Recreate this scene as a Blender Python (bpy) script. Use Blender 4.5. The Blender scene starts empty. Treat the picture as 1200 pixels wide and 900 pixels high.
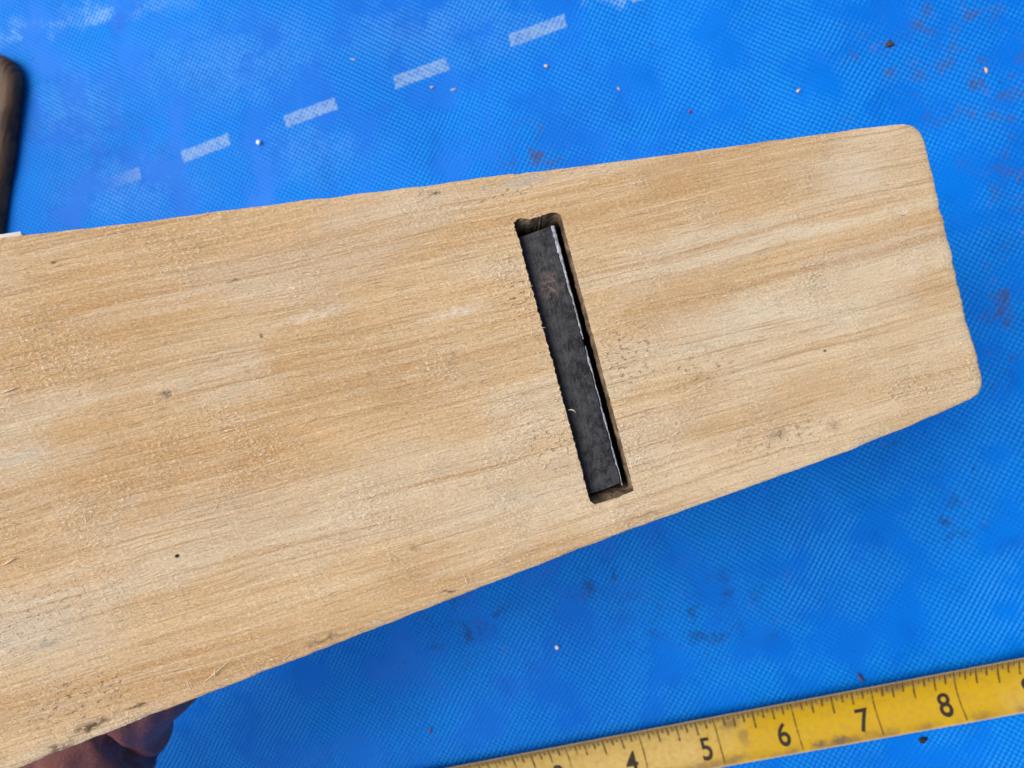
import bpy, bmesh, math, random
from mathutils import Vector, Matrix, noise
from mathutils.geometry import delaunay_2d_cdt
R = math.radians
MM = 0.001
rng = random.Random(7)

# ------------------------------------------------------------------ camera, sky, sun, exposure
scn = bpy.context.scene
col = scn.collection
cd = bpy.data.cameras.new('camera'); cam = bpy.data.objects.new('camera', cd); col.objects.link(cam)
cd.sensor_width = 36; cd.lens = 27.0
cd.clip_start = 0.005; cd.clip_end = 50
cam.location = (0, 0, 0.2617); cam.rotation_euler = (0, R(9.5), 0)
cd.dof.use_dof = True; cd.dof.focus_distance = 0.130; cd.dof.aperture_fstop = 36
scn.camera = cam

SUN_EL, SUN_AZ = R(57), R(174)          # azimuth counted from +X, counter-clockwise: light from the left
w = bpy.data.worlds.new('World'); scn.world = w; w.use_nodes = True
nt = w.node_tree; bg = nt.nodes['Background']
sky = nt.nodes.new('ShaderNodeTexSky'); sky.sky_type = 'NISHITA'; sky.sun_disc = False
sky.sun_elevation = SUN_EL; sky.sun_rotation = R(90) - SUN_AZ
sky.air_density = 0.6; sky.dust_density = 6.0; sky.ozone_density = 0.6
nt.links.new(sky.outputs[0], bg.inputs[0]); bg.inputs[1].default_value = 0.10
ld = bpy.data.lights.new('sun', 'SUN'); ld.energy = 1.4; ld.angle = R(48); ld.color = (1.0, 0.94, 0.85)
sun = bpy.data.objects.new('sun', ld); col.objects.link(sun)
sd = Vector((math.cos(SUN_EL)*math.cos(SUN_AZ), math.cos(SUN_EL)*math.sin(SUN_AZ), math.sin(SUN_EL)))
sun.rotation_euler = sd.to_track_quat('Z', 'Y').to_euler(); sun.location = sd*2
vs = scn.view_settings
vs.view_transform = 'Standard'; vs.look = 'None'; vs.gamma = 1; vs.exposure = 0.60; vs.use_curve_mapping = False

# ------------------------------------------------------------------ node helpers
class G:
    def __init__(s, name):
        s.m = bpy.data.materials.new(name); s.m.use_nodes = True
        s.t = s.m.node_tree; s.b = s.t.nodes['Principled BSDF']; s.out = s.t.nodes['Material Output']
        tc = s.t.nodes.new('ShaderNodeTexCoord')
        s.p = s.vmath('MULTIPLY', tc.outputs['Object'], (1000, 1000, 1000))     # object space in mm
        sp = s.t.nodes.new('ShaderNodeSeparateXYZ'); s.lk(s.p, sp.inputs[0])
        s.x, s.y, s.z = sp.outputs
    def lk(s, a, i):
        if isinstance(a, bpy.types.NodeSocket): s.t.links.new(a, i)
        else: i.default_value = a
    def vmath(s, op, a, b=None):
        n = s.t.nodes.new('ShaderNodeVectorMath'); n.operation = op
        s.lk(a, n.inputs[0])
        if b is not None: s.lk(b, n.inputs[1])
        return n.outputs['Value'] if op in ('LENGTH', 'DISTANCE', 'DOT_PRODUCT') else n.outputs[0]
    def m_(s, op, a, b=0.0, c=0.0, clamp=False):
        n = s.t.nodes.new('ShaderNodeMath'); n.operation = op; n.use_clamp = clamp
        s.lk(a, n.inputs[0]); s.lk(b, n.inputs[1]); s.lk(c, n.inputs[2]); return n.outputs[0]
    def add(s, *a):
        r = a[0]
        for q in a[1:]: r = s.m_('ADD', r, q)
        return r
    def mul(s, *a):
        r = a[0]
        for q in a[1:]: r = s.m_('MULTIPLY', r, q)
        return r
    def xyz(s, x, y, z=0.0):
        n = s.t.nodes.new('ShaderNodeCombineXYZ')
        for v, i in zip((x, y, z), n.inputs): s.lk(v, i)
        return n.outputs[0]
    def noise(s, vec, scale=1.0, detail=2.0, rough=0.5):
        n = s.t.nodes.new('ShaderNodeTexNoise'); s.lk(vec, n.inputs['Vector'])
        n.inputs['Scale'].default_value = scale; n.inputs['Detail'].default_value = detail
        n.inputs['Roughness'].default_value = rough; return n.outputs['Fac']
    def aniso(s, x, y, sx, sy, off=0.0, detail=2.0, rough=0.5):
        return s.noise(s.xyz(s.m_('MULTIPLY_ADD', x, sx, off), s.mul(y, sy), off*0.37), 1.0, detail, rough)
    def step(s, v, a, b, lo=0.0, hi=1.0):
        n = s.t.nodes.new('ShaderNodeMapRange'); n.interpolation_type = 'SMOOTHSTEP'
        s.lk(v, n.inputs[0]); n.inputs[1].default_value = a; n.inputs[2].default_value = b
        n.inputs[3].default_value = lo; n.inputs[4].default_value = hi; return n.outputs[0]
    def mix(s, f, a, b, mode='MIX'):
        n = s.t.nodes.new('ShaderNodeMix'); n.data_type = 'RGBA'; n.blend_type = mode
        s.lk(f, n.inputs[0])
        for v, i in ((a, n.inputs[6]), (b, n.inputs[7])):
            s.lk(v if isinstance(v, bpy.types.NodeSocket) else (*v, 1.0), i)
        return n.outputs[2]
    def spot(s, p, c, r, soft=0.0):                                # 1 inside an ellipse, 0 outside
        d = s.vmath('SUBTRACT', p, (c[0], c[1], 0))
        d = s.vmath('MULTIPLY', d, (1/r[0], 1/r[1], 0))
        return s.step(s.vmath('LENGTH', d), soft, 1.0, 1.0, 0.0)
    def bump(s, h, dist, strength=1.0, normal=None):
        n = s.t.nodes.new('ShaderNodeBump'); s.lk(h, n.inputs['Height'])
        n.inputs['Distance'].default_value = dist; n.inputs['Strength'].default_value = strength
        if normal is not None: s.lk(normal, n.inputs['Normal'])
        return n.outputs[0]
    def fin(s, color, rough=0.6, spec=0.3, normal=None, metal=0.0):
        s.lk(color if isinstance(color, bpy.types.NodeSocket) else (*color, 1.0), s.b.inputs['Base Color'])
        s.lk(rough, s.b.inputs['Roughness']); s.lk(spec, s.b.inputs['Specular IOR Level']); s.lk(metal, s.b.inputs['Metallic'])
        if normal is not None: s.lk(normal, s.b.inputs['Normal'])
        return s.m

# ------------------------------------------------------------------ object helpers
def link(name, me, mats=(), parent=None, smooth=False):
    o = bpy.data.objects.new(name, me); col.objects.link(o)
    for m in mats: me.materials.append(m)
    if parent: o.parent = parent
    if smooth: me.polygons.foreach_set('use_smooth', [True]*len(me.polygons))
    return o
def pyd(name, v, f):
    me = bpy.data.meshes.new(name); me.from_pydata(v, [], f); me.validate(); me.update(); return me
def tag(o, label, cat, group=None):
    o['label'] = label; o['category'] = cat
    if group: o['group'] = group
    return o
def fix_normals(me):
    bm = bmesh.new(); bm.from_mesh(me); bmesh.ops.recalc_face_normals(bm, faces=bm.faces); bm.to_mesh(me); bm.free()

# ================================================================== THE TARPAULIN
def tarp_z(x, y):                                                   # x, y in mm -> height in mm
    n = noise.noise
    return (1.0*n(Vector((x*0.016, y*0.020, 3.1))) + 0.55*n(Vector((x*0.040, y*0.034, 9.7)))
            + 0.20*n(Vector((x*0.10, y*0.085, 1.3))))

WA = R(-27)                                                          # direction of the threads
def weave(g, x, y):
    """height of the coated weave, 0..1, with patches where the coating lies thick"""
    wx = g.add(x, g.m_('MULTIPLY', g.m_('SUBTRACT', g.noise(g.p, 0.030, 1.0), 0.5), 2.6))
    wy = g.add(y, g.m_('MULTIPLY', g.m_('SUBTRACT', g.noise(g.vmath('ADD', g.p, (71, 13, 5)), 0.030, 1.0), 0.5), 2.6))
    a = g.add(g.mul(wx, math.cos(WA)), g.mul(wy, math.sin(WA)))
    b = g.add(g.mul(wx, -math.sin(WA)), g.mul(wy, math.cos(WA)))
    k = 2*math.pi/1.46
    ca = g.m_('COSINE', g.mul(a, k)); cb = g.m_('COSINE', g.mul(b, k*1.04))
    dots = g.m_('MULTIPLY_ADD', g.add(ca, cb), 0.25, 0.5)
    dirsel = g.step(g.noise(g.vmath('ADD', g.p, (200, 140, 0)), 0.015, 1.0), 0.44, 0.56)
    lines = g.m_('MULTIPLY_ADD', g.add(g.mul(cb, dirsel), g.mul(ca, g.m_('SUBTRACT', 1.0, dirsel))), 0.5, 0.5)
    sel = g.step(g.noise(g.vmath('ADD', g.p, (11, 40, 0)), 0.022, 2.0), 0.44, 0.64, 0.0, 0.55)
    h = g.m_('ADD', g.mul(dots, g.m_('SUBTRACT', 1.0, sel)), g.mul(lines, g.mul(sel, 0.8)))
    h = g.add(h, g.mul(dots, g.mul(sel, 0.4)))
    amp = g.step(g.noise(g.p, 0.055, 2.5, 0.55), 0.34, 0.56, 0.20, 1.0)
    return h, amp

def mat_tarp():
    g = G('blue_tarpaulin')
    h, amp = weave(g, g.x, g.y)
    crest = g.mul(h, amp)
    big = g.noise(g.p, 0.012, 3.0)
    base = g.mix(g.step(big, 0.30, 0.70), (0.0004, 0.124, 0.585), (0.0008, 0.168, 0.70))
    base = g.mix(g.mul(g.step(g.noise(g.p, 0.075, 3.0), 0.50, 0.75), 0.40), base, (0.0004, 0.098, 0.50))
    base = g.mix(g.mul(g.m_('POWER', crest, 2.2), 0.52), base, (0.012, 0.36, 0.90))  # highlights on the weave crests, painted in as cyan
    base = g.mix(g.mul(g.step(h, 0.32, 0.05), amp, 0.26), base, (0.0003, 0.085, 0.50))
    # rubbed and dirty places; upper-left rubs also paint sky sheen on weave crests
    wp = g.vmath('ADD', g.p, g.vmath('MULTIPLY', g.vmath('SUBTRACT', g.t_noisecol(g.p, 0.12), (0.5, 0.5, 0.5)), (22, 22, 0)))
    fine = g.noise(g.p, 0.42, 4.0, 0.65)
    scuff_sheen = None
    for c, r, k in (((-200, 141), (24, 6), 1.35), ((-232, 137), (34, 5), 1.0), ((-9, 132), (16, 4), 1.0), ((-175, 146), (26, 10), .5),
                    ((-150, 118), (60, 26), .34), ((-190, 75), (50, 22), .34), ((-215, 105), (36, 26), .34), ((-120, 85), (40, 16), .3), ((-70, 125), (60, 20), .28)):
        q = g.mul(g.spot(wp, c, r), k); scuff_sheen = q if scuff_sheen is None else g.m_('MAXIMUM', scuff_sheen, q)
    scuff_sheen = g.mul(scuff_sheen, g.step(g.add(g.mul(crest, 0.55), fine), 0.55, 1.0))
    base = g.mix(g.mul(scuff_sheen, 0.40), base, (0.34, 0.60, 0.86))
    dirt = None
    for c, r in (((82, 108), (30, 14)), ((96, 119), (26, 9)), ((103, 95), (30, 22)), ((-37, 80), (15, 15)), ((80, 42), (14, 26)),
                 ((100, -45), (20, 14)), ((78, -15), (12, 8)), ((-14, -69), (22, 14)), ((20, -75), (40, 20)), ((70, 70), (14, 20)),
                 ((112, 20), (16, 30)), ((-60, -85), (30, 16)), ((130, 70), (40, 60))):
        q = g.spot(wp, c, r); dirt = q if dirt is None else g.m_('MAXIMUM', dirt, q)
    dn = g.step(g.noise(g.vmath('ADD', g.p, (300, 20, 0)), 0.13, 5.0, 0.70), 0.50, 0.66)
    base = g.mix(g.mul(dirt, dn, 0.72), base, g.mix(g.step(g.y, -20, 30), (0.012, 0.050, 0.17), (0.060, 0.060, 0.085)))
    red = g.step(g.noise(g.vmath('ADD', g.p, (90, 520, 0)), 0.20, 3.0, 0.6), 0.60, 0.74)
    base = g.mix(g.mul(g.add(dirt, 0.06), red, 0.18), base, (0.22, 0.06, 0.16))
    speck = g.step(g.noise(g.vmath('ADD', g.p, (17, 90, 0)), 0.42, 2.0), 0.70, 0.78)
    base = g.mix(g.mul(speck, 0.55), base, (0.02, 0.035, 0.10))
    nrm = g.bump(g.mul(h, amp), 0.00030, 1.0)
    nrm = g.bump(g.noise(g.p, 1.6, 3.0), 0.00010, 0.35, nrm)
    rough = g.add(g.step(big, 0.3, 0.7, 0.44, 0.34), g.mul(dirt, 0.18))
    return g.fin(base, rough, 0.08, nrm)
def _nc(s, vec, scale):
    n = s.t.nodes.new('ShaderNodeTexNoise'); s.lk(vec, n.inputs['Vector']); n.inputs['Scale'].default_value = scale
    n.inputs['Detail'].default_value = 3; return n.outputs['Color']
G.t_noisecol = _nc

def axis(lo, hi, st, far):
    a = [lo + st*i for i in range(int((hi-lo)/st)+1)]
    d = st; p = a[-1]
    while p < far: d *= 1.35; p += d; a.append(p)
    d = st; p = a[0]
    while p > -far: d *= 1.35; p -= d; a.insert(0, p)
    return a
xs, ys = axis(-290, 170, 2.6, 1500), axis(-190, 190, 2.6, 1500)
V = [(x*MM, y*MM, tarp_z(x, y)*MM) for y in ys for x in xs]; nx = len(xs)
F = [(j*nx+i, j*nx+i+1, (j+1)*nx+i+1, (j+1)*nx+i) for j in range(len(ys)-1) for i in range(nx-1)]
tarp = link('tarpaulin_ground', pyd('tarpaulin_ground', V, F), [mat_tarp()], smooth=True)
tarp['kind'] = 'structure'

def mat_dash():
    g = G('white_print')
    h, amp = weave(g, g.x, g.y)
    wear = g.noise(g.p, 0.35, 4.0, 0.6)
    a = g.add(g.step(wear, 0.30, 0.62, 0.36, 0.60), g.mul(g.m_('SUBTRACT', h, 0.5), 0.30))
    # the first dash of the row has been rubbed away at one end
    a = g.mul(a, g.step(g.x, -203, -176, 0.0, 1.0))
    a = g.m_('MULTIPLY', a, 0.90, clamp=True)
    g.lk(a, g.b.inputs['Alpha'])
    return g.fin((0.27, 0.50, 0.80), 0.55, 0.2, g.bump(g.mul(h, amp), 0.00022, 0.9))
dm = mat_dash()
dang = math.atan2(45.6, 164.7)
for k, (cx, cy) in enumerate([(-195.3, 76.8), (-158.8, 87.2), (-117.6, 98.1), (-76.4, 109.5), (-34.9, 121.4), (6.5, 133.0)]):
    ln, wd = 20.2, 4.6
    v, f = [], []
    n1, n2 = 22, 6
    for i in range(n1+1):
        for j in range(n2+1):
            s_ = (i/n1-.5)*ln; t_ = (j/n2-.5)*wd
            if i in (0, n1): s_ += rng.uniform(-.35, .35)
            if j in (0, n2): t_ += rng.uniform(-.18, .18)
            x = cx + s_*math.cos(dang) - t_*math.sin(dang); y = cy + s_*math.sin(dang) + t_*math.cos(dang)
            v.append((x*MM, y*MM, (tarp_z(x, y)+0.10)*MM))
    f = [(i*(n2+1)+j, (i+1)*(n2+1)+j, (i+1)*(n2+1)+j+1, i*(n2+1)+j+1) for i in range(n1) for j in range(n2)]
    link('printed_dash', pyd('printed_dash', v, f), [dm], tarp, True)

# ================================================================== THE WOODEN PLANE
# local frame: x along the sole towards the toe, y across, z out of the sole (mm); origin at the mouth
PM = Matrix(((0.91025, -0.2449, 0.33386, -0.01132), (0.2447, 0.96863, 0.04335, 0.00467), (-0.334, 0.04224, 0.94162, 0.13042), (0, 0, 0, 1)))
plane = bpy.data.objects.new('wooden_plane', None); col.objects.link(plane)
plane.empty_display_size = 0.02
plane.matrix_world = PM
tag(plane, 'upturned wooden hand plane showing pale worn sole and slot with dark iron', 'hand plane')

def mat_wood():
    g = G('beech_sole')
    u, v = g.x, g.y
    wob = g.m_('SUBTRACT', g.aniso(u, v, 0.016, 0.045, 5.0, 2.0), 0.5)
    wob2 = g.m_('SUBTRACT', g.aniso(u, v, 0.06, 0.16, 31.0, 2.0), 0.5)
    vv = g.add(v, g.mul(wob, 4.0), g.mul(wob2, 0.55))
    n1 = g.aniso(u, vv, 0.010, 0.16, 12.0, 2.0)
    n2 = g.aniso(u, vv, 0.022, 0.75, 40.0, 3.0, 0.6)
    n3 = g.aniso(u, vv, 0.030, 2.4, 77.0, 4.0, 0.7)
    n4 = g.aniso(u, vv, 0.55, 4.6, 3.0, 3.0, 0.65)
    mot = g.noise(g.p, 0.040, 4.0, 0.6)
    grain = g.add(g.mul(n1, 0.40), g.mul(n2, 0.40), g.mul(n3, 0.20))
    toe = g.step(g.add(u, g.mul(v, -0.9), g.mul(g.m_('SUBTRACT', mot, 0.5), 120.0)), -60, 75)
    honey = g.mix(g.step(grain, 0.36, 0.64), (0.640, 0.400, 0.178), (0.765, 0.570, 0.330))
    pale = g.mix(g.step(grain, 0.36, 0.64), (0.665, 0.475, 0.245), (0.800, 0.655, 0.430))
    c = g.mix(toe, honey, pale)
    # big soft patches: orange-tan and cream
    c = g.mix(g.mul(g.step(g.aniso(u, vv, 0.030, 0.060, 140.0, 3.0, 0.55), 0.50, 0.70), 0.55), c, (0.56, 0.345, 0.155))
    c = g.mix(g.mul(g.step(g.aniso(u, vv, 0.026, 0.090, 190.0, 3.0, 0.55), 0.50, 0.68), 0.60), c, (0.755, 0.655, 0.475))
    wq = g.vmath('ADD', g.p, g.vmath('MULTIPLY', g.vmath('SUBTRACT', g.t_noisecol(g.p, 0.05), (0.5, 0.5, 0.5)), (50, 16, 0)))
    for cc, rr, k, colr in (((-72, 27), (60, 15), .55, (0.60, 0.355, 0.135)), ((-70, 1), (45, 7), .60, (0.60, 0.345, 0.125)), ((25, 21), (34, 10), .55, (0.63, 0.385, 0.165)), ((-18, 24), (46, 8), .45, (0.62, 0.38, 0.16)), ((40, -19), (44, 7), .45, (0.62, 0.39, 0.18)),
                            ((-80, -30), (40, 6), .45, (0.60, 0.36, 0.155)), ((-30, 4), (40, 6), .45, (0.61, 0.36, 0.145)),
                            ((-92, 12), (34, 7), .70, (0.80, 0.70, 0.50)), ((-45, -14), (46, 10), .65, (0.79, 0.685, 0.49)), ((-92, -20), (26, 9), .65, (0.77, 0.68, 0.50)), ((45, -3), (42, 6), .75, (0.82, 0.73, 0.54)), ((62, 20), (18, 9), .65, (0.82, 0.72, 0.52)), ((-12, -20), (26, 9), .5, (0.80, 0.69, 0.49)), ((40, 14), (36, 3), .6, (0.83, 0.73, 0.53))):
        c = g.mix(g.mul(g.spot(wq, cc, rr), k), c, g.mix(g.step(grain, 0.40, 0.62), tuple(q*.88 for q in colr), colr))
    # greyer, sun-bleached blotches
    c = g.mix(g.mul(g.step(g.aniso(u, vv, 0.020, 0.075, 90.0, 3.0), 0.50, 0.72), 0.60), c, (0.67, 0.57, 0.42))
    # darker summer-wood streaks
    c = g.mix(g.mul(g.step(n2, 0.55, 0.72), 0.55), c, (0.50, 0.285, 0.105))
    c = g.mix(g.mul(g.step(n3, 0.52, 0.64), 0.62), c, (0.50, 0.290, 0.125))
    c = g.mix(g.mul(g.step(n3, 0.47, 0.34), 0.55), c, (0.84, 0.71, 0.50))
    # the brown streak that runs to the toe, and the bleached band under it
    st_v = g.add(vv, g.mul(g.m_('SUBTRACT', g.aniso(u, v, 0.03, 0.0, 17.0), 0.5), 3.5))
    for c0, wdt, k, colr in ((8.2, 2.6, .62, (0.60, 0.36, 0.14)), (5.2, 0.9, .60, (0.52, 0.29, 0.11)), (13.4, 1.0, .55, (0.55, 0.32, 0.125)), (11.2, 1.2, .55, (0.82, 0.72, 0.52)),
                             (1.0, 3.6, .60, (0.79, 0.69, 0.50)), (-9.5, 0.5, .40, (0.38, 0.22, 0.10))):
        d = g.m_('ABSOLUTE', g.m_('SUBTRACT', st_v, c0))
        q = g.mul(g.step(d, 0.15*wdt, wdt, 1.0, 0.0), g.step(u, 2, 34), g.step(n3, 0.35, 0.6, 0.5, 1.0), k)
        c = g.mix(q, c, colr)
    # pores and torn fibres; pale flecks paint the light caught on the fibres
    pore = g.mul(g.step(g.aniso(u, vv, 0.22, 6.0, 60.0, 2.0), 0.63, 0.74), g.step(mot, 0.35, 0.6, 0.35, 1.0))
    c = g.mix(g.mul(pore, 0.22), c, (0.36, 0.21, 0.085))
    torn = g.step(g.noise(g.vmath('ADD', g.p, (40, 9, 0)), 0.060, 3.0, 0.6), 0.47, 0.66)
    fl = g.noise(g.xyz(g.mul(u, 1.5), g.mul(v, 3.0), 0.0), 1.0, 2.0, 0.65)
    flk = g.mul(g.step(fl, 0.57, 0.68), g.m_('MULTIPLY_ADD', torn, 0.85, 0.15))
    c = g.mix(g.mul(flk, 0.95), c, (0.95, 0.87, 0.71))
    fd = g.mul(g.step(fl, 0.40, 0.28), g.m_('MULTIPLY_ADD', torn, 0.6, 0.25))
    c = g.mix(g.mul(fd, 0.45), c, (0.42, 0.26, 0.115))
    gr = g.noise(g.p, 2.1, 2.0, 0.7)
    c = g.mix(g.mul(g.step(gr, 0.52, 0.68), 0.30), c, (0.94, 0.84, 0.66))
    c = g.mix(g.mul(g.step(gr, 0.47, 0.32), 0.26), c, (0.46, 0.285, 0.13))
    # rows of tiny chipped pits beside the mouth and along the worn arrises
    wp = g.vmath('ADD', g.p, g.vmath('MULTIPLY', g.vmath('SUBTRACT', g.t_noisecol(g.p, 0.55), (0.5, 0.5, 0.5)), (3.0, 2.2, 0)))
    pitz = None
    for cc, rr, k in (((10, -2), (9, 10), 1.), ((22, -8), (12, 7), .8), ((-8, -13), (6, 9), 1.), ((-7, 13), (5, 9), .9), ((-88, -32), (14, 6), .9),
                      ((-92, -18), (18, 8), .6), ((33, -23), (18, 6), .8), ((60, -21), (14, 5), .6), ((-20, 0), (50, 22), .3), ((40, 5), (30, 18), .3), ((-5, 30), (12, 4), .7)):
        q = g.mul(g.spot(wp, cc, rr), k); pitz = q if pitz is None else g.m_('MAXIMUM', pitz, q)
    pit = g.mul(g.step(g.noise(g.xyz(g.mul(u, 0.85), g.mul(v, 1.6), 7.0), 1.0, 2.5, 0.65), 0.57, 0.68), pitz)
    c = g.mix(g.mul(pit, 0.70), c, (0.23, 0.13, 0.060))
    # single marks
    brk = g.step(g.noise(g.xyz(g.mul(u, 0.9), g.mul(v, 1.9), 13.0), 1.0, 3.0, 0.7), 0.34, 0.50)
    for cc, rr, colr, k in (((-69.3, -14.8), (0.55, 0.42), (0.02, 0.013, 0.01), 1.0), ((-16.0, 32.4), (1.5, 0.35), (0.05, 0.035, 0.025), .9),
                            ((-65.3, 10.0), (1.5, 0.9), (0.13, 0.115, 0.085), .85), ((-62.0, 10.6), (1.6, 0.7), (0.62, 0.56, 0.42), .8),
                            ((-0.5, 31.2), (6.5, 1.3), (0.50, 0.47, 0.44), .75), ((-7.5, 31.4), (1.3, .6), (0.62, 0.60, 0.56), .8),
                            ((-51, 25.2), (2.2, .35), (0.22, 0.13, 0.07), .8), ((-53, 19.8), (1.4, .3), (0.28, 0.2, 0.14), .6), ((-49, 15.5), (.4, .6), (0.2, 0.12, 0.06), .7),
                            ((-76, 33.6), (.6, .3), (0.12, 0.08, 0.05), .8), ((-34, -24), (1.6, 1.0), (0.33, 0.23, 0.13), .7), ((-90, -22.5), (2.6, .9), (0.27, 0.23, 0.22), .6),
                            ((46, -10.2), (.45, .35), (0.08, 0.05, 0.03), .9), ((-87, -36.0), (5.0, .9), (0.045, 0.035, 0.02), .9), ((-80, -35.3), (2.4, .6), (0.06, 0.045, 0.03), .85), ((-92, -38), (3.0, 1.2), (0.06, 0.05, 0.03), .8),
                            ((33, -22.5), (3.5, 1.6), (0.24, 0.17, 0.10), .55), ((44, -23.6), (2.2, 1.6), (0.26, 0.2, 0.12), .55), ((6, -29.5), (7, .7), (0.30, 0.22, 0.13), .5), ((69, 11), (1.2, .8), (0.80, 0.72, 0.62), .8), ((67, 0.0), (2.4, 1.5), (0.78, 0.70, 0.58), .5),
                            ((-18, 12), (9, 1.2), (0.82, 0.74, 0.58), .8), ((-40, 16.8), (10, 1.1), (0.80, 0.71, 0.54), .8), ((-88, 6), (9, 2.2), (0.70, 0.66, 0.54), .6), ((-92, -20), (12, 5), (0.66, 0.60, 0.48), .45), ((62, 19), (9, 5), (0.78, 0.69, 0.52), .5),
                            ((-30.5, -32.3), (2.2, .45), (0.08, 0.055, 0.035), .8), ((-51, -34), (5, .6), (0.09, 0.06, 0.04), .6), ((-42, -34.0), (3.0, .5), (0.62, 0.58, 0.52), .7)):
        c = g.mix(g.mul(g.spot(wp if rr[0] > 1 else g.p, cc, rr, 0.05 if rr[0] > 1 else .35), k, brk if rr[0] > 1 else 1.0), c, colr)
    # grubby handling dirt on the sides, away from the planed sole
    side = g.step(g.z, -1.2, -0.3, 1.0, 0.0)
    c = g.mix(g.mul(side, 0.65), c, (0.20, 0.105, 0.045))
    # relief: raised grain, torn fibres, faint cross scraping
    sc = g.aniso(g.add(u, g.mul(v, 0.25)), v, 2.6, 0.10, 8.0, 2.0)
    hgt = g.add(g.mul(n3, 0.8), g.mul(n4, 0.9), g.mul(fl, g.m_('MULTIPLY_ADD', torn, 0.9, 0.35)), g.mul(sc, 0.28), g.mul(pore, -0.3), g.mul(pit, -0.9))
    nrm = g.bump(hgt, 0.00029, 0.95)
    return g.fin(c, g.step(n2, 0.3, 0.7, 0.62, 0.78), 0.22, nrm)

def mat_throat():  # oil grime on the mouth walls, darkened further to paint in slot shading
    g = G('grimy_shaded_mouth_wood')
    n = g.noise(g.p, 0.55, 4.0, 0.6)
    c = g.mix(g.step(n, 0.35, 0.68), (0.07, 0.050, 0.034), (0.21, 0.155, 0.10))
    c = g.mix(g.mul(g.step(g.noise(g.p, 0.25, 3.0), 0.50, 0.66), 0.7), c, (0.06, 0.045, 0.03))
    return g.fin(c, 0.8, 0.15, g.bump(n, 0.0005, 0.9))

# outline of the sole (counter-clockwise), measured corner by corner
OUT = [(-128, -34.5), (-118, -39.3), (-108, -39.6), (-95.7, -38.7), (-73.1, -36.9), (-46, -34.9), (-25.6, -33.3), (2.4, -31.2), (29, -29.9), (46.6, -28.9), (67.3, -26.9), (73.2, -26.15), (74.8, -25.6),
       (76.0, -24.3), (76.5, -22.6), (76.5, -16.7), (76.35, -10.8), (76.6, 0.8), (76.75, 8.2), (76.6, 11.6), (76.9, 20.8), (76.9, 23.4), (76.5, 25.2), (75.4, 26.5), (73.6, 27.25), (71, 27.5), (62.8, 28.2), (45.4, 29.3), (12.8, 31.5),
       (3.5, 32.2), (-2.5, 32.9), (-11.3, 33.5), (-17.2, 33.8), (-44.8, 36.0), (-64.2, 37.3), (-82.4, 39.0), (-105, 40.0), (-118, 39.5), (-128, 35.0), (-131, 25), (-132, 0), (-131, -25)]
def resample(P, st):
    r = []
    for i, a in enumerate(P):
        b = P[(i+1) % len(P)]; L = math.dist(a, b); n = max(1, int(round(L/st)))
        for k in range(n): r.append((a[0]+(b[0]-a[0])*k/n, a[1]+(b[1]-a[1])*k/n))
    return r
def inward(P):
    n = len(P); r = []
    for i in range(n):
        a, b = P[i-1], P[(i+1) % n]; tx, ty = b[0]-a[0], b[1]-a[1]; L = math.hypot(tx, ty) or 1
        r.append((-ty/L, tx/L))
    return r
out = resample(OUT, 0.45); inn = inward(out); o2 = []
for (x, y), (ix, iy) in zip(out, inn):
    toe = 1.0 if (x > 75.0 and -21 < y < 14) else 0.0
    j = 0.10*noise.noise(Vector((x*0.21, y*0.21, 0))) + 0.05*noise.noise(Vector((x*1.7, y*1.7, 4)))
    if toe: j += 0.16*noise.noise(Vector((x*0.3, y*0.31, 2))) + 0.26*max(0, noise.noise(Vector((x, y*0.9, 18)))) + 0.16*noise.noise(Vector((x*2, y*2.2, 8))) + rng.uniform(-.10, .10) + (0.30 if -5 < y < -3 or 9 < y < 10.5 else 0)
    if y < 0 and -95 < x < 5: j += 0.20*max(0, noise.noise(Vector((x*0.35, 0, 12)))) + .08*noise.noise(Vector((x*2.2, 0, 5)))
    if y > 28 and -12 < x < 12: j += 0.35*max(0, noise.noise(Vector((x*0.4, 0, 31))))
    o2.append((x+ix*j, y+iy*j))
out = o2
# the mouth (clockwise is fine for a hole: it is only an edge loop)
SL = [(-4.15, 24.45), (-4.0, 18), (-3.85, 9), (-3.75, 6.5), (-3.65, 0), (-3.45, -12), (-3.3, -24.5), (-2.7, -25.15), (0.8, -25.1), (4.35, -24.8), (4.30, -14), (4.15, 0), (4.0, 12), (3.9, 24.1), (2.8, 24.75), (-1.4, 24.35), (-3.2, 25.0)]
hole = resample(SL, 0.32); hi_ = inward(hole)
h2 = []
for (x, y), (ix, iy) in zip(hole, hi_):
    left = x < -2.8
    j = 0.07*noise.noise(Vector((x*1.3, y*1.3, 20))) + (0.24 if left else 0.08)*noise.noise(Vector((x*2.6, y*2.3, 22)))
    if left and 4 < y < 12: j += 0.30*noise.noise(Vector((0, y*1.5, 3)))
    if y > 23.6: j += 0.16*noise.noise(Vector((x*2.6, 0, 9)))
    h2.append((x+ix*j, y+iy*j))
hole = h2; hin = inward(hole)
sgn = 1 if (hin[5][0] > 0) == (hole[5][0] < 0) else -1           # points into the opening
ARR = 0.42                                                        # softened arris
outin = inward(out)
rim = []
for (x, y), (ix, iy) in zip(out, outin):
    a = ARR*(1 + 0.7*noise.noise(Vector((x*0.23, y*0.23, 40))) + (0.8*max(0, noise.noise(Vector((x*0.11, y*0.11, 50)))) if y < 0 else 0))
    rim.append((x+ix*a, y+iy*a, a))
def inside(P, x, y):
    c = False; n = len(P)
    for i in range(n):
        (x1, y1), (x2, y2) = P[i-1], P[i]
        if (y1 > y) != (y2 > y) and x < (x2-x1)*(y-y1)/(y2-y1)+x1: c = not c
    return c
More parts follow.
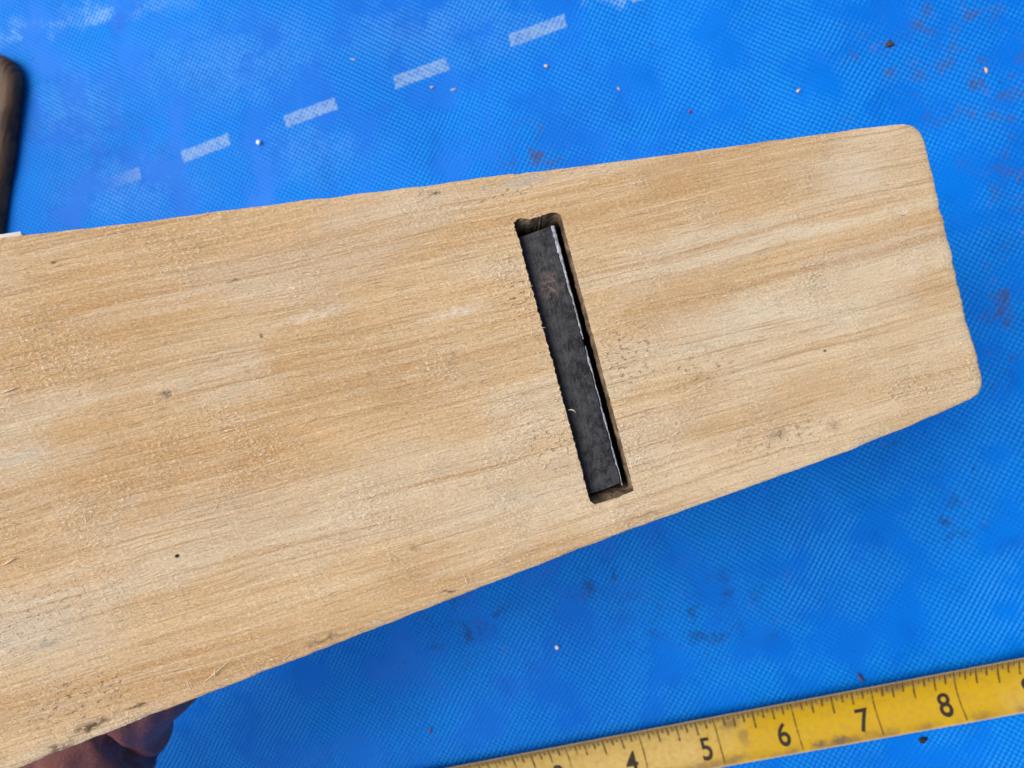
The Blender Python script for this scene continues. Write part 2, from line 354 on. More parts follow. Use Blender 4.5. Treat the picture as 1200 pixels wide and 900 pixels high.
hr = [(x-sgn*ix*0.18, y-sgn*iy*0.18) for (x, y), (ix, iy) in zip(hole, hin)]    # hole edge on the sole
hbig = [(x-sgn*ix*0.5, y-sgn*iy*0.5) for (x, y), (ix, iy) in zip(hole, hin)][::2]
coarse_out = [(x, y) for x, y, a in rim[::3]]
pts = [Vector((x, y)) for x, y, a in rim] + [Vector(p) for p in hr]
nr, nh = len(rim), len(hr)
edges = [(i, (i+1) % nr) for i in range(nr)] + [(nr+i, nr+(i+1) % nh) for i in range(nh)]
st = 1.15
yy = -40.0
while yy < 41:
    xx = -132.0
    while xx < 78:
        px, py = xx+rng.uniform(-.3, .3), yy+rng.uniform(-.3, .3)
        if inside(coarse_out, px*1.012+0.0, py*1.025) and not inside(hbig, px, py): pts.append(Vector((px, py)))
        xx += st
    yy += st
cv, ce, cf, _, _, _ = delaunay_2d_cdt(pts, edges, [], 0, 1e-4)
verts, faces, mi = [], [], []
def sole_z(x, y):
    return 0.07*noise.noise(Vector((x*0.05, y*0.16, 0))) + 0.030*noise.noise(Vector((x*0.12, y*0.7, 6)))
for p in cv: verts.append((p.x, p.y, sole_z(p.x, p.y)))
for f in cf:
    cx = sum(cv[i].x for i in f)/len(f); cy = sum(cv[i].y for i in f)/len(f)
    if inside(hr, cx, cy) or not inside([(x, y) for x, y, a in rim], cx, cy): continue
    faces.append(list(f)); mi.append(0)
nsole = len(faces)
def ring(P):
    s = len(verts); verts.extend(P); return list(range(s, s+len(P)))
def bridge(a, b, m):
    n = len(a)
    for i in range(n): faces.append([a[i], a[(i+1) % n], b[(i+1) % n], b[i]]); mi.append(m)
r0 = list(range(nr))
r1 = ring([(x*.35+rx*.65, y*.35+ry*.65, -0.10*a+sole_z(rx, ry)) for (x, y), (rx, ry, a) in zip(out, rim)])
r2 = ring([(x*.85+rx*.15, y*.85+ry*.15, -0.45*a+sole_z(rx, ry)) for (x, y), (rx, ry, a) in zip(out, rim)])
r3 = ring([(x, y, -1.15*a) for (x, y), (rx, ry, a) in zip(out, rim)])
r4 = ring([(x, y, -52.0) for (x, y) in out])
r5 = ring([(x+ix*2.5, y+iy*2.5, -55.0) for (x, y), (ix, iy) in zip(out, outin)])
for a, b in ((r0, r1), (r1, r2), (r2, r3), (r3, r4), (r4, r5)): bridge(a, b, 0)
faces.append(r5); mi.append(0)
h0 = list(range(nr, nr+nh))
h1 = ring([(x, y, -0.22+sole_z(x, y)) for x, y in hole])
def hw(x, y, d):                                                  # the mouth narrows a little below the sole, then opens along the bed
    jx = 0.35*noise.noise(Vector((x*1.1, y*0.8, d*0.8+60))); jy = 0.16*noise.noise(Vector((x*2.4, y*0.6, d*1.6+80)))
    if y > 23.3: y = y - min(1.5, d*0.40) + jy
    elif y < -23.6: y = y + min(1.1, d*0.34) + jy*0.6
    if x < -2.5: x = x - d
    elif x > 3.4: x = x - min(d, 0.8)*0.12 + jx*0.25 + max(0, d-2.4)*1.3
    return (x, y, -d)
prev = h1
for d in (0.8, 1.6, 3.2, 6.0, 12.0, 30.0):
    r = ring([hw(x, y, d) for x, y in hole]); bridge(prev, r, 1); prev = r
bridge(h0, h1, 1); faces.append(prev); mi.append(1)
me = bpy.data.meshes.new('body'); me.from_pydata([(x*MM, y*MM, z*MM) for x, y, z in verts], [], faces); me.update()
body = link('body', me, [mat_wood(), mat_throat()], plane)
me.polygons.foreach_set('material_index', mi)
fix_normals(me)
me.polygons.foreach_set('use_smooth', [True]*len(me.polygons))
me.set_sharp_from_angle(angle=R(28))

# ---- the iron
def mat_iron():
    g = G('blackened_iron')
    n = g.noise(g.p, 0.55, 5.0, 0.65); n2 = g.noise(g.xyz(g.mul(g.x, 2.0), g.mul(g.y, 0.55), 3.0), 1.0, 4.0, 0.6)
    f = g.noise(g.p, 2.6, 3.0, 0.6)
    c = g.mix(g.step(n, 0.36, 0.66), (0.008, 0.009, 0.012), (0.046, 0.051, 0.060))
    c = g.mix(g.mul(g.step(n2, 0.55, 0.72), 0.6), c, (0.050, 0.051, 0.054))
    wp = g.vmath('ADD', g.p, g.vmath('MULTIPLY', g.vmath('SUBTRACT', g.t_noisecol(g.p, 0.6), (0.5, 0.5, 0.5)), (4, 4, 0)))
    c = g.mix(g.mul(g.spot(wp, (-0.6, 13.0), (3.2, 3.6), 0.1), g.step(g.noise(g.p, 0.9, 4.0, 0.7), 0.44, 0.58), 0.75), c, (0.15, 0.105, 0.085))
    c = g.mix(g.mul(g.step(f, 0.60, 0.72), 0.55), c, (0.11, 0.113, 0.118))
    nrm = g.bump(g.add(g.mul(n2, .7), g.mul(f, 0.3), g.mul(n, 0.9)), 0.00014, 0.8)
    sx = g.noise(g.xyz(g.mul(g.x, 0.5), g.mul(g.y, 7.0), 1.0), 1.0, 3.0, 0.7)
    c = g.mix(g.mul(g.step(sx, 0.56, 0.70), g.step(n2, .4, .6), 0.5), c, (0.12, 0.125, 0.135))
    return g.fin(c, g.step(n, 0.35, 0.65, 0.38, 0.60), 0.4, nrm, 0.35)
def mat_edge():
    g = G('bright_worn_steel')
    n = g.noise(g.p, 1.4, 3.0)
    return g.fin(g.mix(g.step(n, 0.3, 0.7), (0.42, 0.44, 0.46), (0.86, 0.88, 0.90)), 0.42, 0.5, g.bump(n, 0.0003, 0.7), 0.45)
ny = 110; y0, y1 = -23.55, 22.75
prof = [(2.60, -1.0), (-33.0, -36.0), (-38.0, -35.0), (-4.9, -2.5), (-3.4, -2.05), (-1.8, -1.55), (-0.1, -1.06), (1.4, -0.70), (2.24, -0.56)]
V, F = [], []
ej = []
for i in range(ny+1):
    t = i/ny; y = y0+(y1-y0)*t
    jag = 0.10*noise.noise(Vector((y*0.45, 3, 0))) + 0.09*noise.noise(Vector((y*1.7, 0, 0))); ej.append((y, jag))
    for k, (x, z) in enumerate(prof):
        sk = -0.75*t+0.62                                        # ground a little out of square
        jx = jag if k in (0, 8) else 0.0
        jz = 0.05*noise.noise(Vector((x, y*0.6, 5))) if k in (3, 4, 5, 6, 7) else 0
        yj = y + (0.12*noise.noise(Vector((x*1.5, y, 7))) if i in (0, ny) else 0) + (0.10*(x+2) if i in (0,) else 0) + (0.14*(x-2) if i == ny else 0)*0.6
        V.append(((x+sk*0.6+jx)*MM, yj*MM, (z+jz)*MM))
np_ = len(prof)
for i in range(ny):
    for k in range(np_): F.append((i*np_+k, i*np_+(k+1) % np_, (i+1)*np_+(k+1) % np_, (i+1)*np_+k))
F.append(tuple(range(np_))[::-1]); F.append(tuple(ny*np_+k for k in range(np_)))
im = pyd('iron', V, F); fix_normals(im)
iron = link('iron', im, [mat_iron()], plane, True); im.set_sharp_from_angle(angle=R(35))
iron['label'] = 'dark pitted iron blade in the plane mouth'
V, F = [], []                                                    # the thin bright cutting edge, worn away in places
keep = []
for i, (y, jag) in enumerate(ej):
    t = i/ny; sk = (-0.75*t+0.62)*0.6
    wdt = (0.12 + 0.30*noise.noise(Vector((y*0.30, 9, 1))) + 0.34*max(0, (t-0.62)/0.38))*(0.9+0.8*noise.noise(Vector((y*1.5, 3, 3))))
    keep.append(wdt > 0.0); wdt = max(0.03, wdt)
    V += [((2.52-wdt+sk+jag)*MM, y*MM, -0.525*MM), ((2.56+sk+jag)*MM, y*MM, -0.50*MM), ((2.64+wdt*.35+sk+jag)*MM, y*MM, -0.66*MM), ((2.66+sk+jag)*MM, y*MM, -1.02*MM)]
for i in range(ny):
    if not (keep[i] or keep[i+1]): continue
    for k in range(3): F.append((i*4+k, i*4+k+1, i*4+k+5, i*4+k+4))
em = pyd('cutting_edge', V, F); fix_normals(em)
link('cutting_edge', em, [mat_edge()], iron, True)

# ---- paper label on the far side of the body
g = G('white_paper'); paper_m = g.fin(g.mix(g.step(g.noise(g.p, 0.4, 3.0), 0.3, 0.7), (0.72, 0.73, 0.74), (0.82, 0.82, 0.82)), 0.8, 0.2)
V, F = [], []
for i in range(16):
    x = -125 + (45.3)*i/15
    ys_ = 39.0 + (40.0-39.0)*(-82.4-x)/22.6 if x > -105 else 40.0-(x+105)*-0.0385
    e = 0.62
    V += [(x*MM, (ys_+.05)*MM, -0.9*MM), (x*MM, (ys_+e)*MM, -0.7*MM), (x*MM, (ys_+e)*MM, -22*MM), (x*MM, (ys_+.05)*MM, -22*MM)]
for i in range(15):
    for k in range(4): F.append((i*4+k, i*4+(k+1) % 4, (i+1)*4+(k+1) % 4, (i+1)*4+k))
F += [(0, 1, 2, 3), (60, 61, 62, 63)]
pm_ = pyd('paper_label', V, F); fix_normals(pm_); o = link('paper_label', pm_, [paper_m], plane)
o['label'] = 'white paper label on the plane side'

# ---- splinters and loose fibres
def fibre(V, F, p, ang, L, r, lift, curl=0.0, n=5):
    s0 = len(V)
    for i in range(n+1):
        t = i/n; a = ang+curl*t
        x = p[0]+math.cos(ang+curl*t*0.5)*L*t; y = p[1]+math.sin(ang+curl*t*0.5)*L*t
        z = sole_z(p[0], p[1]) + r*0.5 + lift*math.sin(t*math.pi*0.75)
        rr = r*(1-0.75*abs(2*t-1)**1.5)
        nx_, ny_ = -math.sin(a), math.cos(a)
        V += [((x+nx_*rr)*MM, (y+ny_*rr)*MM, z*MM), (x*MM, y*MM, (z+rr)*MM), ((x-nx_*rr)*MM, (y-ny_*rr)*MM, z*MM)]
    for i in range(n):
        for k in range(3): F.append((s0+i*3+k, s0+i*3+(k+1) % 3, s0+(i+1)*3+(k+1) % 3, s0+(i+1)*3+k))
g = G('torn_fibre'); fib_m = g.fin((0.80, 0.66, 0.46), 0.7, 0.2)
for (x, y, a, L, r, lf, cu) in ((-93.2, -9.2, .25, 2.2, .16, .25, .1), (-80.6, -6.2, 1.2, 1.4, .12, .4, .6), (-87.5, 15.9, .1, 2.6, .13, .2, 0),
                                (-72.2, -35.3, 1.5, 2.0, .10, .5, .3), (-70.5, -34.9, .4, 5.2, .10, .35, .1), (-68.5, -34.6, 1.1, 1.6, .10, .4, .2), (-3.2, -8.6, .2, 1.3, .12, .25, -1.6), (-27.2, -32.2, 1.4, 1.5, .09, .4, .4),
                                (67.5, 11.2, -.9, 1.5, .14, .2, .6), (69.5, 2.2, -.8, 2.0, .10, .25, .3), (13.5, -17.6, .2, 1.7, .13, .2, .3), (-10.2, -17.2, .5, 1.2, .10, .35, .8), (62, -24.8, .3, 3.4, .10, .25, .1)):
    V, F = [], []; fibre(V, F, (x, y), a, L, r, lf, cu)
    link('splinter', pyd('splinter', V, F), [fib_m], plane, True)
V, F = [], []
for k in range(900):
    if k > 700:
        i = rng.randrange(len(hr)); x, y = hr[i]; x += (1 if x > 0 else -1)*rng.uniform(.1, 2.6); y += (1 if abs(y) > 24 else 0)*math.copysign(rng.uniform(.1, 1.2), y)
        if inside(hbig, x, y): continue
        fibre(V, F, (x, y), rng.gauss(0.05, 0.8), rng.uniform(.3, 1.1), rng.uniform(.04, .09), rng.uniform(.05, .2), rng.uniform(-1.2, 1.2), 3); continue
    elif k < 150:
        i = rng.randrange(len(rim)); x, y, a = rim[i]; x += rng.uniform(-.6, .6); y += rng.uniform(-.6, .6); x, y = x*0.992, y*0.985
    else:
        x, y = rng.uniform(-95, 74), rng.uniform(-33, 33)
        if noise.noise(Vector((x*0.06, y*0.09, 17))) < 0.02 and rng.random() < .8: continue
    if not inside(coarse_out, x, y) or (-6 < x < 6 and -27 < y < 27): continue
    fibre(V, F, (x, y), rng.gauss(0.05, 0.45), rng.uniform(.35, 1.3), rng.uniform(.035, .075), rng.uniform(.03, .16), rng.uniform(-.7, .7), 3)
o = link('loose_fibres', pyd('loose_fibres', V, F), [fib_m], plane, True); o['kind'] = 'stuff'

# ================================================================== THE TAPE MEASURE
TD = math.atan2(50.0, 185.7)
tape = bpy.data.objects.new('tape_measure', None); col.objects.link(tape)
tape.empty_display_size = 0.02
# local x along the tape, local y across (0 = middle)
tcx, tcy = 50.0+0.5*16.2*math.sin(TD)+0, -100.9-0.5*16.2*math.cos(TD)
tape.location = (tcx*MM, tcy*MM, 0.0); tape.rotation_euler = (0, 0, TD)
tag(tape, 'worn yellow steel tape measure lying on the blue tarpaulin', 'tape measure')
TW = 16.2
def tape_z(s, t): return 2.2 + 3.0*(2*t/TW)**2 + 0.2*math.sin(s*0.02)
def mat_tape():
    g = G('yellow_tape_paint')
    n = g.noise(g.p, 0.05, 3.0); f = g.noise(g.p, 0.6, 4.0, 0.65)
    fade = g.step(g.m_('ADD', g.m_('ABSOLUTE', g.m_('SUBTRACT', g.x, 24.0)), g.mul(g.m_('SUBTRACT', n, 0.5), 60)), 34, 62)
    c = g.mix(fade, (0.49, 0.320, 0.003), (0.50, 0.365, 0.115))
    c = g.mix(g.mul(g.step(f, 0.42, 0.66), 0.5), c, (0.40, 0.235, 0.03))
    rimg = g.step(g.add(g.y, g.mul(g.m_('SUBTRACT', f, 0.5), 5.0)), 3.6, 7.6)
    c = g.mix(g.mul(rimg, 0.75), c, (0.26, 0.19, 0.09))
    low = g.mul(g.step(g.add(g.y, g.mul(g.m_('SUBTRACT', f, 0.5), 6.0)), -5.4, -7.6), g.step(g.noise(g.p, 0.13, 3.0), 0.40, 0.62))
    c = g.mix(g.mul(low, 0.7), c, (0.19, 0.115, 0.04))
    wp = g.vmath('ADD', g.p, g.vmath('MULTIPLY', g.vmath('SUBTRACT', g.t_noisecol(g.p, 0.35), (0.5, 0.5, 0.5)), (5, 4, 0)))
    for cc, rr, k in (((-23.5, 3.8), (4.5, 3.0), .65), ((-20, -1.5), (2.5, 4), .5), ((9, -6.8), (4.5, 1.2), .85), ((2.5, -6.9), (3, 1), .7), ((28, 6), (9, 2.5), .55), ((-24, -6.5), (6, 1.5), .5)):
        c = g.mix(g.mul(g.spot(wp, cc, rr, .2), k), c, (0.14, 0.095, 0.055))
    edge = g.step(g.m_('ABSOLUTE', g.y), 7.72, 7.95)
    c = g.mix(g.mul(edge, 0.7), c, (0.50, 0.42, 0.30))
    return g.fin(c, 0.55, 0.3, g.bump(f, 0.00015, 0.5))
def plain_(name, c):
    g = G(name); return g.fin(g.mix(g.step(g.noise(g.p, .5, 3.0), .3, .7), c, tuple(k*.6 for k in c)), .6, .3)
V, F = [], []
ns, ntt = 150, 16
S0, S1 = -190, 190
for i in range(ns+1):
    s_ = S0+(S1-S0)*i/ns
    for lay in (0, -0.22):
        for j in range(ntt+1):
            t_ = (j/ntt-.5)*TW
            ed = (0.05*noise.noise(Vector((s_*0.8, t_, 2))) if j in (0, ntt) else 0)
            V.append((s_*MM, (t_+ed)*MM, (tape_z(s_, t_)+lay)*MM))
row = 2*(ntt+1)
for i in range(ns):
    for lay in (0, 1):
        for j in range(ntt):
            a = i*row+lay*(ntt+1)+j; F.append((a, a+row, a+row+1, a+1) if lay == 0 else (a, a+1, a+row+1, a+row))
    a = i*row; b = a+ntt+1; F.append((a, b, b+row, a+row)); a += ntt; b += ntt; F.append((a, a+row, b+row, b))
bm_ = pyd('blade', V, F); fix_normals(bm_)
blade = link('blade', bm_, [mat_tape(), plain_('shaded_tape_underside', (0.055, 0.045, 0.035))], tape, True)  # second colour is kept dark to paint shade under the tape
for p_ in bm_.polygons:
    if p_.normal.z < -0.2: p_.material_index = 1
bm_.set_sharp_from_angle(angle=R(50))
def mat_ink(name, c1, c2, lo, hi):
    g = G(name); n = g.noise(g.p, 1.1, 4.0, 0.65)
    g.lk(g.step(n, lo, hi, 0.25, 0.95), g.b.inputs['Alpha'])
    return g.fin(g.mix(n, c1, c2), 0.6, 0.2)
ink = mat_ink('black_print', (0.012, 0.010, 0.010), (0.045, 0.035, 0.025), 0.18, 0.30)
ink2 = mat_ink('brown_black_ticks', (0.05, 0.030, 0.010), (0.16, 0.10, 0.03), 0.34, 0.60)
def line_at(n): return 25.0*(n-6) - 0.9 + (20.0-(tcx*math.cos(TD)+tcy*math.sin(TD)))
V, F = [], []
def tick(s_, t0, t1, wd):
    k = max(2, int(abs(t1-t0)/1.0)); b = len(V)
    for i in range(k+1):
        t_ = t0+(t1-t0)*i/k; dx = .05*noise.noise(Vector((s_, t_, 3)))
        for sx in (-wd/2, wd/2): V.append(((s_+sx+dx)*MM, t_*MM, (tape_z(s_, t_)+0.05)*MM))
    for i in range(k): F.append((b+2*i, b+2*i+1, b+2*i+3, b+2*i+2))
for n in range(0, 12):
    for q in range(16):
        s_ = line_at(n)+25.4*q/16+rng.uniform(-.06, .06)
        if not (S0+2 < s_ < S1-2): continue
        top = 7.7
        if q == 0: tick(s_, top, -7.4, .46)
        elif q == 8: tick(s_, top, 0.9+rng.uniform(-.3, .3), .62)
        elif q % 4 == 0: tick(s_, top, 2.3+rng.uniform(-.5, .3), .60)
        elif q % 2 == 0: tick(s_, top, 3.9+rng.uniform(-.5, .4), .64)
        else: tick(s_, top, 5.5+rng.uniform(-.5, .4), .52)
        for e_ in (0.5,): tick(s_+25.4*e_/16, top, 6.3+rng.uniform(-.4, .3), .30)
link('graduation_marks', pyd('graduation_marks', V, F), [ink2], tape)
for n in range(0, 12):
    cu = bpy.data.curves.new('numeral', 'FONT'); cu.body = str(n); cu.size = 9.4; cu.align_x = 'CENTER'; cu.offset = 0.16
    to = bpy.data.objects.new('numeral_curve', cu); col.objects.link(to)
    dg = bpy.context.evaluated_depsgraph_get(); tm = bpy.data.meshes.new_from_object(to.evaluated_get(dg))
    bpy.data.objects.remove(to)
    if n == 0 or len(tm.vertices) == 0: continue
    tb = bmesh.new(); tb.from_mesh(tm)
    bmesh.ops.triangulate(tb, faces=tb.faces[:])
    bmesh.ops.subdivide_edges(tb, edges=tb.edges[:], cuts=1)
    bmesh.ops.triangulate(tb, faces=tb.faces[:])
    ox = line_at(n)-(4.6 if n < 10 else 6.5)
    for v_ in tb.verts:
        s_ = ox+v_.co.x*0.88; t_ = -5.7+v_.co.y
        v_.co = Vector((s_*MM, t_*MM, (tape_z(s_, t_)+0.09)*MM))
    tb.to_mesh(tm); tb.free()
    link('numeral', tm, [ink], tape)

# ================================================================== THE BROWN BOARD (far left)
def mat_board():
    g = G('weathered_brown_wood')
    a = R(9.2)
    s_ = g.add(g.mul(g.x, math.sin(a)), g.mul(g.y, math.cos(a))); t_ = g.add(g.mul(g.x, math.cos(a)), g.mul(g.y, -math.sin(a)))
    t2 = g.add(t_, g.mul(g.m_('SUBTRACT', g.aniso(s_, t_, .04, .1, 2.0), .5), 6))
    n = g.aniso(s_, t2, 0.035, 0.9, 6.0, 4.0, 0.65); m = g.noise(g.p, 0.09, 3.0)
    c = g.mix(g.step(n, 0.34, 0.66), (0.036, 0.020, 0.012), (0.125, 0.078, 0.048))
    c = g.mix(g.mul(g.step(m, 0.48, 0.66), 0.6), c, (0.022, 0.014, 0.010))
    return g.fin(c, 0.6, 0.3, g.bump(n, 0.0005, 0.6))
edge = [(x-2.6, y) for x, y in [(-242.0, 127.2), (-238.6, 126.2), (-235.2, 124.0), (-232.9, 121.0), (-231.8, 117.5), (-231.6, 113.5), (-234.5, 90), (-239.5, 60), (-250, -10), (-300, -2), (-284, 134)]]
bl_ = [(x, y) for x, y in resample(edge[::-1], 2.0)]
bi_ = inward(bl_)
bmh = bmesh.new(); rings = []
for ins, z in [(0.5, 0.7), (0.0, 1.3)] + [(4.2*(1-math.cos(t_*math.pi/16)), 2.4+4.2*math.sin(t_*math.pi/16)) for t_ in range(0, 9)]:
    rings.append([bmh.verts.new(((x+ix*ins+.10*noise.noise(Vector((x*.3, y*.3, z))))*MM, (y+iy*ins)*MM, (z+.12*noise.noise(Vector((x*.15, y*.15, 7))))*MM)) for (x, y), (ix, iy) in zip(bl_, bi_)])
for r_a, r_b in zip(rings, rings[1:]):
    for i in range(len(bl_)): j = (i+1) % len(bl_); bmh.faces.new((r_a[i], r_a[j], r_b[j], r_b[i]))
bmh.faces.new(rings[-1]); bmh.faces.new(rings[0][::-1])
bmesh.ops.recalc_face_normals(bmh, faces=bmh.faces)
for f in bmh.faces: f.smooth = len(f.verts) == 4
bme = bpy.data.meshes.new('wooden_board'); bmh.to_mesh(bme); bmh.free()
tag(link('wooden_board', bme, [mat_board()]), 'dark brown weathered board with a rounded corner lying on the tarpaulin', 'board')

# ================================================================== THE HAND UNDER THE PLANE
def tube(V, F, chain, n=14):
    """chain of (x,y,z,r, flat) in plane-local mm: overlapping tapered segments, fused later by remeshing"""
    for (a, b) in zip(chain, chain[1:]):
        steps = 6
        A, B = Vector(a[:3]), Vector(b[:3]); d = (B-A)
        for i in range(steps+1):
            t = i/steps; c = A.lerp(B, t); r = a[3]+(b[3]-a[3])*t; fl = a[4]+(b[4]-a[4])*t
            bm2 = bmesh.new(); bmesh.ops.create_icosphere(bm2, subdivisions=3, radius=1.0)
            s0 = len(V)
            for v_ in bm2.verts: V.append(tuple(c + Vector((v_.co.x*r, v_.co.y*r, v_.co.z*r*fl))))
            for f_ in bm2.faces: F.append(tuple(s0+v_.index for v_ in f_.verts))
            bm2.free()
V, F = [], []
hx, hy = 0.72, 0.694                                             # direction of the hand in the sole's plane
px_, py_ = -0.694, 0.72                                          # towards the thumb side
def hp(a, b, z): return (-132.0+hx*a+px_*b, -49.0+hy*a+py_*b, z)     # a = along the hand from the wrist, b = across
def hc(a, b, z, r, fl=1.0): return (*hp(a, b, z), r, fl)
tube(V, F, [(-352, -128, -112, 37, .9), (-262, -103, -104, 32, .85), (-178, -76, -92, 27, .75), hc(-6, 0, -86, 25, .70)])     # forearm
tube(V, F, [hc(-40, -9, -92, 20, .9), hc(-18, -14, -89, 20, .9), hc(2, -14, -85, 19, .9)])
tube(V, F, [hc(-30, 8, -90, 19, .9), hc(-4, 10, -86, 18, .9)])
tube(V, F, [hc(6, -10, -82, 18.5, .95), hc(24, -14, -77, 19.5, .95), hc(42, -16, -73.5, 18, .95), hc(56, -20, -71, 14, .95), hc(74, -24, -68, 10.5, 1)])   # little-finger side of the palm
tube(V, F, [hc(4, 12, -83, 18, .9), hc(28, 20, -76, 20, .9), hc(52, 18, -71, 13, .9), hc(78, 18, -68, 11, 1)])               # thumb side
tube(V, F, [hc(10, 0, -84, 17, .8), hc(40, -2, -75, 15, .8), hc(78, -3, -70, 11.5, 1)])
def finger(a, b, ang, L, r):
    p = Vector(hp(a, b, -67.5)); ch = [(*p, r*1.12, 1)]
    for k, (l, bend) in enumerate(((.45, 0), (.30, -.22), (.25, -.42))):
        an = ang+bend; p = p+Vector((math.cos(an)*L*l, math.sin(an)*L*l, 0.6)); ch.append((*p, r*(1.0, .93, .80)[k], .95))
    tube(V, F, ch)
finger(74, -24, .30, 58, 7.6); finger(79, -8, .42, 70, 8.6); finger(80, 8, .46, 76, 8.9); finger(76, 21, .44, 68, 8.8)
tube(V, F, [hc(20, 26, -78, 14, 1), hc(44, 40, -74, 11.5, 1), hc(70, 46, -70, 10, 1), hc(92, 44, -67, 8.5, .9)])               # thumb
hm = pyd('hand_blob', [(x*MM, y*MM, z*MM) for x, y, z in V], F)
ho = bpy.data.objects.new('hand_blob', hm); col.objects.link(ho)
md = ho.modifiers.new('r', 'REMESH'); md.mode = 'VOXEL'; md.voxel_size = 0.0013
ms = ho.modifiers.new('s', 'SMOOTH'); ms.factor = 0.5; ms.iterations = 24
dg = bpy.context.evaluated_depsgraph_get(); hme = bpy.data.meshes.new_from_object(ho.evaluated_get(dg))
bpy.data.objects.remove(ho)
# skin folds: the deep crease across the heel of the hand and two faint lines
def seg_d(p, a, b):
    ab = (b[0]-a[0], b[1]-a[1]); t = max(0, min(1, ((p[0]-a[0])*ab[0]+(p[1]-a[1])*ab[1])/(ab[0]**2+ab[1]**2)))
    return math.hypot(p[0]-a[0]-ab[0]*t, p[1]-a[1]-ab[1]*t), t
CREASE = [((-122, -38), (-114.5, -49)), ((-114.5, -49), (-112.2, -57.5)), ((-112.2, -57.5), (-110.8, -65)), ((-110.8, -65), (-108.5, -73.5)), ((-108.5, -73.5), (-105, -82))]
nrm_ = [v_.normal.copy() for v_ in hme.vertices]
for v_, nn in zip(hme.vertices, nrm_):
    x, y, z = v_.co.x*1000, v_.co.y*1000, v_.co.z*1000
    if -140 < x < -80 and -95 < y < -25 and nn.z > -0.2:
        d = min(seg_d((x, y), a, b)[0] for a, b in CREASE)
        off = -3.0*math.exp(-(d/1.2)**2) + 0.35*math.exp(-((d-4.5)/2.6)**2)
        d2 = seg_d((x, y), (-101, -58), (-107, -68))[0]; off += 0.35*math.exp(-(d2/0.9)**2)
        for q1, q2, dp in (((-128, -58), (-133, -72), .7), ((-120, -62), (-126, -74), .5), ((-104, -55), (-113, -72), .45), ((-98, -55), (-106, -66), .4), ((-116, -56), (-121, -70), .4)):
            off -= dp*math.exp(-(seg_d((x, y), q1, q2)[0]/1.1)**2)
        v_.co += nn*off*MM
hme.update()
def mat_skin():
    g = G('brown_skin')
    n = g.noise(g.p, 0.12, 4.0, 0.6); f = g.noise(g.p, 1.1, 3.0)
    c = g.mix(g.step(n, 0.3, 0.7), (0.125, 0.046, 0.042), (0.195, 0.076, 0.068))
    g.b.inputs['Subsurface Weight'].default_value = 0.06
    g.b.inputs['Subsurface Radius'].default_value = (0.004, 0.0015, 0.001)
    vor = g.t.nodes.new('ShaderNodeTexVoronoi'); g.lk(g.p, vor.inputs['Vector']); vor.inputs['Scale'].default_value = 0.9; vor.feature = 'DISTANCE_TO_EDGE'
    return g.fin(c, 0.5, 0.35, g.bump(g.add(f, g.m_('MINIMUM', vor.outputs[0], 0.25)), 0.0003, 0.5))
hand = link('hand', hme, [mat_skin()], None, True)
hand.matrix_world = PM
tag(hand, 'bare hand holding the upturned plane from underneath, palm heel showing', 'hand')

# ================================================================== CRUMBS ON THE TARPAULIN
def plain(name, c1, c2=None, rough=0.7):
    g = G(name); n = g.noise(g.p, 1.2, 3.0)
    return g.fin(g.mix(g.step(n, .3, .7), c1, c2 or tuple(k*.6 for k in c1)), rough, 0.25)
M_bead = plain('white_foam', (0.90, 0.90, 0.90), (0.85, 0.86, 0.87)); M_chip = plain('pale_wood_crumb', (0.72, 0.55, 0.36), (0.5, 0.35, 0.2))
M_dark = plain('dark_crumb', (0.03, 0.022, 0.02)); M_brown = plain('brown_bark', (0.17, 0.07, 0.05)); M_red = plain('red_plastic', (0.30, 0.06, 0.09)); M_dust = plain('grey_dirt', (0.06, 0.055, 0.06)); M_shav = plain('pale_shaving', (0.62, 0.64, 0.62), (0.45, 0.5, 0.52))
def crumb(name, xy, size, mat, label, cat, rough=0.25, rot=0.0, group=None):
    b = bmesh.new(); bmesh.ops.create_icosphere(b, subdivisions=3 if rough < .1 else 2, radius=1.0)
    sd_ = rng.uniform(0, 90); size = tuple(q*(.62 if rough > .1 else .85) for q in size); rough *= 1.5 if rough > .1 else 1
    for v_ in b.verts:
        k = 1+rough*2.2*noise.noise(v_.co*1.7+Vector((sd_, 0, 0)))
        v_.co = Vector((v_.co.x*size[0]*k, v_.co.y*size[1]*k, v_.co.z*size[2]*k))*MM
    m = bpy.data.meshes.new(name); b.to_mesh(m); b.free()
    o = link(name, m, [mat], None, True)
    zmin = min(v_.co.z for v_ in m.vertices)
    o.location = (xy[0]*MM, xy[1]*MM, tarp_z(*xy)*MM-zmin-0.00005); o.rotation_euler = (0, 0, rot)
    return tag(o, label, cat, group)
crumb('foam_bead', (-137.1, 88.0), (1.0, 1.0, .9), M_bead, 'tiny white foam bead beside the printed white dashes', 'bead', .04)
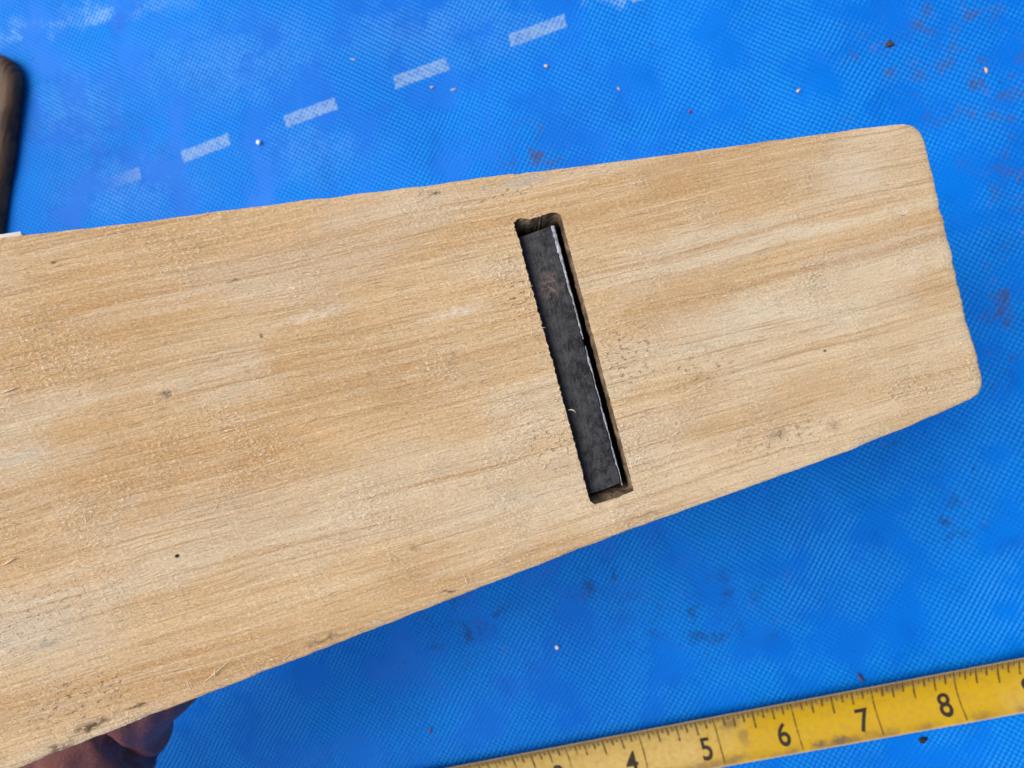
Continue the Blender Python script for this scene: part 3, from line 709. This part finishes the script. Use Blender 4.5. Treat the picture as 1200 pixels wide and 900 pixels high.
crumb('foam_bead', (-28.1, -89.9), (.8, .8, .75), M_bead, 'tiny white foam bead between the plane and the tape measure', 'bead', .04)
crumb('wood_crumb', (-31.9, 108.9), (1.3, .75, .6), M_chip, 'pale wood crumb lying just below a printed white dash', 'wood crumb', .3, -.4)
crumb('wood_crumb', (50.5, 95.2), (1.1, .7, .6), M_chip, 'lone pale wood crumb on clean tarpaulin above the plane toe', 'wood crumb', .3, .6)
crumb('wood_crumb', (106.6, 98.1), (.7, 1.5, .6), M_chip, 'pale wood crumb among the dark smudges on the tarpaulin', 'wood crumb', .3, .4)
crumb('wood_sliver', (-7.3, 99.5), (.5, 1.1, .35), M_chip, 'thin pale sliver on the tarpaulin above the plane mouth', 'wood sliver', .3, .5)
crumb('curled_shaving', (-101.5, 116.2), (1.5, .35, .4), M_shav, 'faint curled shaving above a printed dash', 'shaving', .25, -.3)
crumb('curled_shaving', (-64.5, 103.0), (1.6, .40, .4), M_shav, 'pale curled shaving beneath the right end of a printed dash', 'shaving', .25, .15)
crumb('wood_crumb', (-72.3, 104.3), (.9, .6, .5), M_chip, 'brownish crumb beside a curled shaving beneath a printed dash', 'wood crumb', .3)
crumb('bark_crumb', (69.5, -94.0), (.6, 2.3, .8), M_brown, 'dark reddish bark bit at the tape edge near numeral seven', 'bark bit', .35, .6)
crumb('bark_splinter', (-72.7, -121.6), (.45, 2.0, .5), M_brown, 'brown splinter on the open tarpaulin above the tape', 'splinter', .25, -.25)
crumb('dirt_lump', (88.2, -112.6), (1.6, 1.2, .9), M_dark, 'black lump of dirt below the tape measure numeral eight', 'dirt lump', .35, .3)
crumb('dirt_lump', (78.5, 108.5), (2.4, 1.3, .35), M_dust, 'dark lump of dirt beyond the plane toe', 'dirt lump', .35, .3)
crumb('plastic_speck', (16.1, 90.3), (.7, .7, .4), M_red, 'red speck above the long edge of the plane', 'speck', .3)
crumb('plastic_speck', (116.0, 63.7), (.8, .6, .4), M_red, 'red speck beyond the end of the plane toe', 'speck', .3)
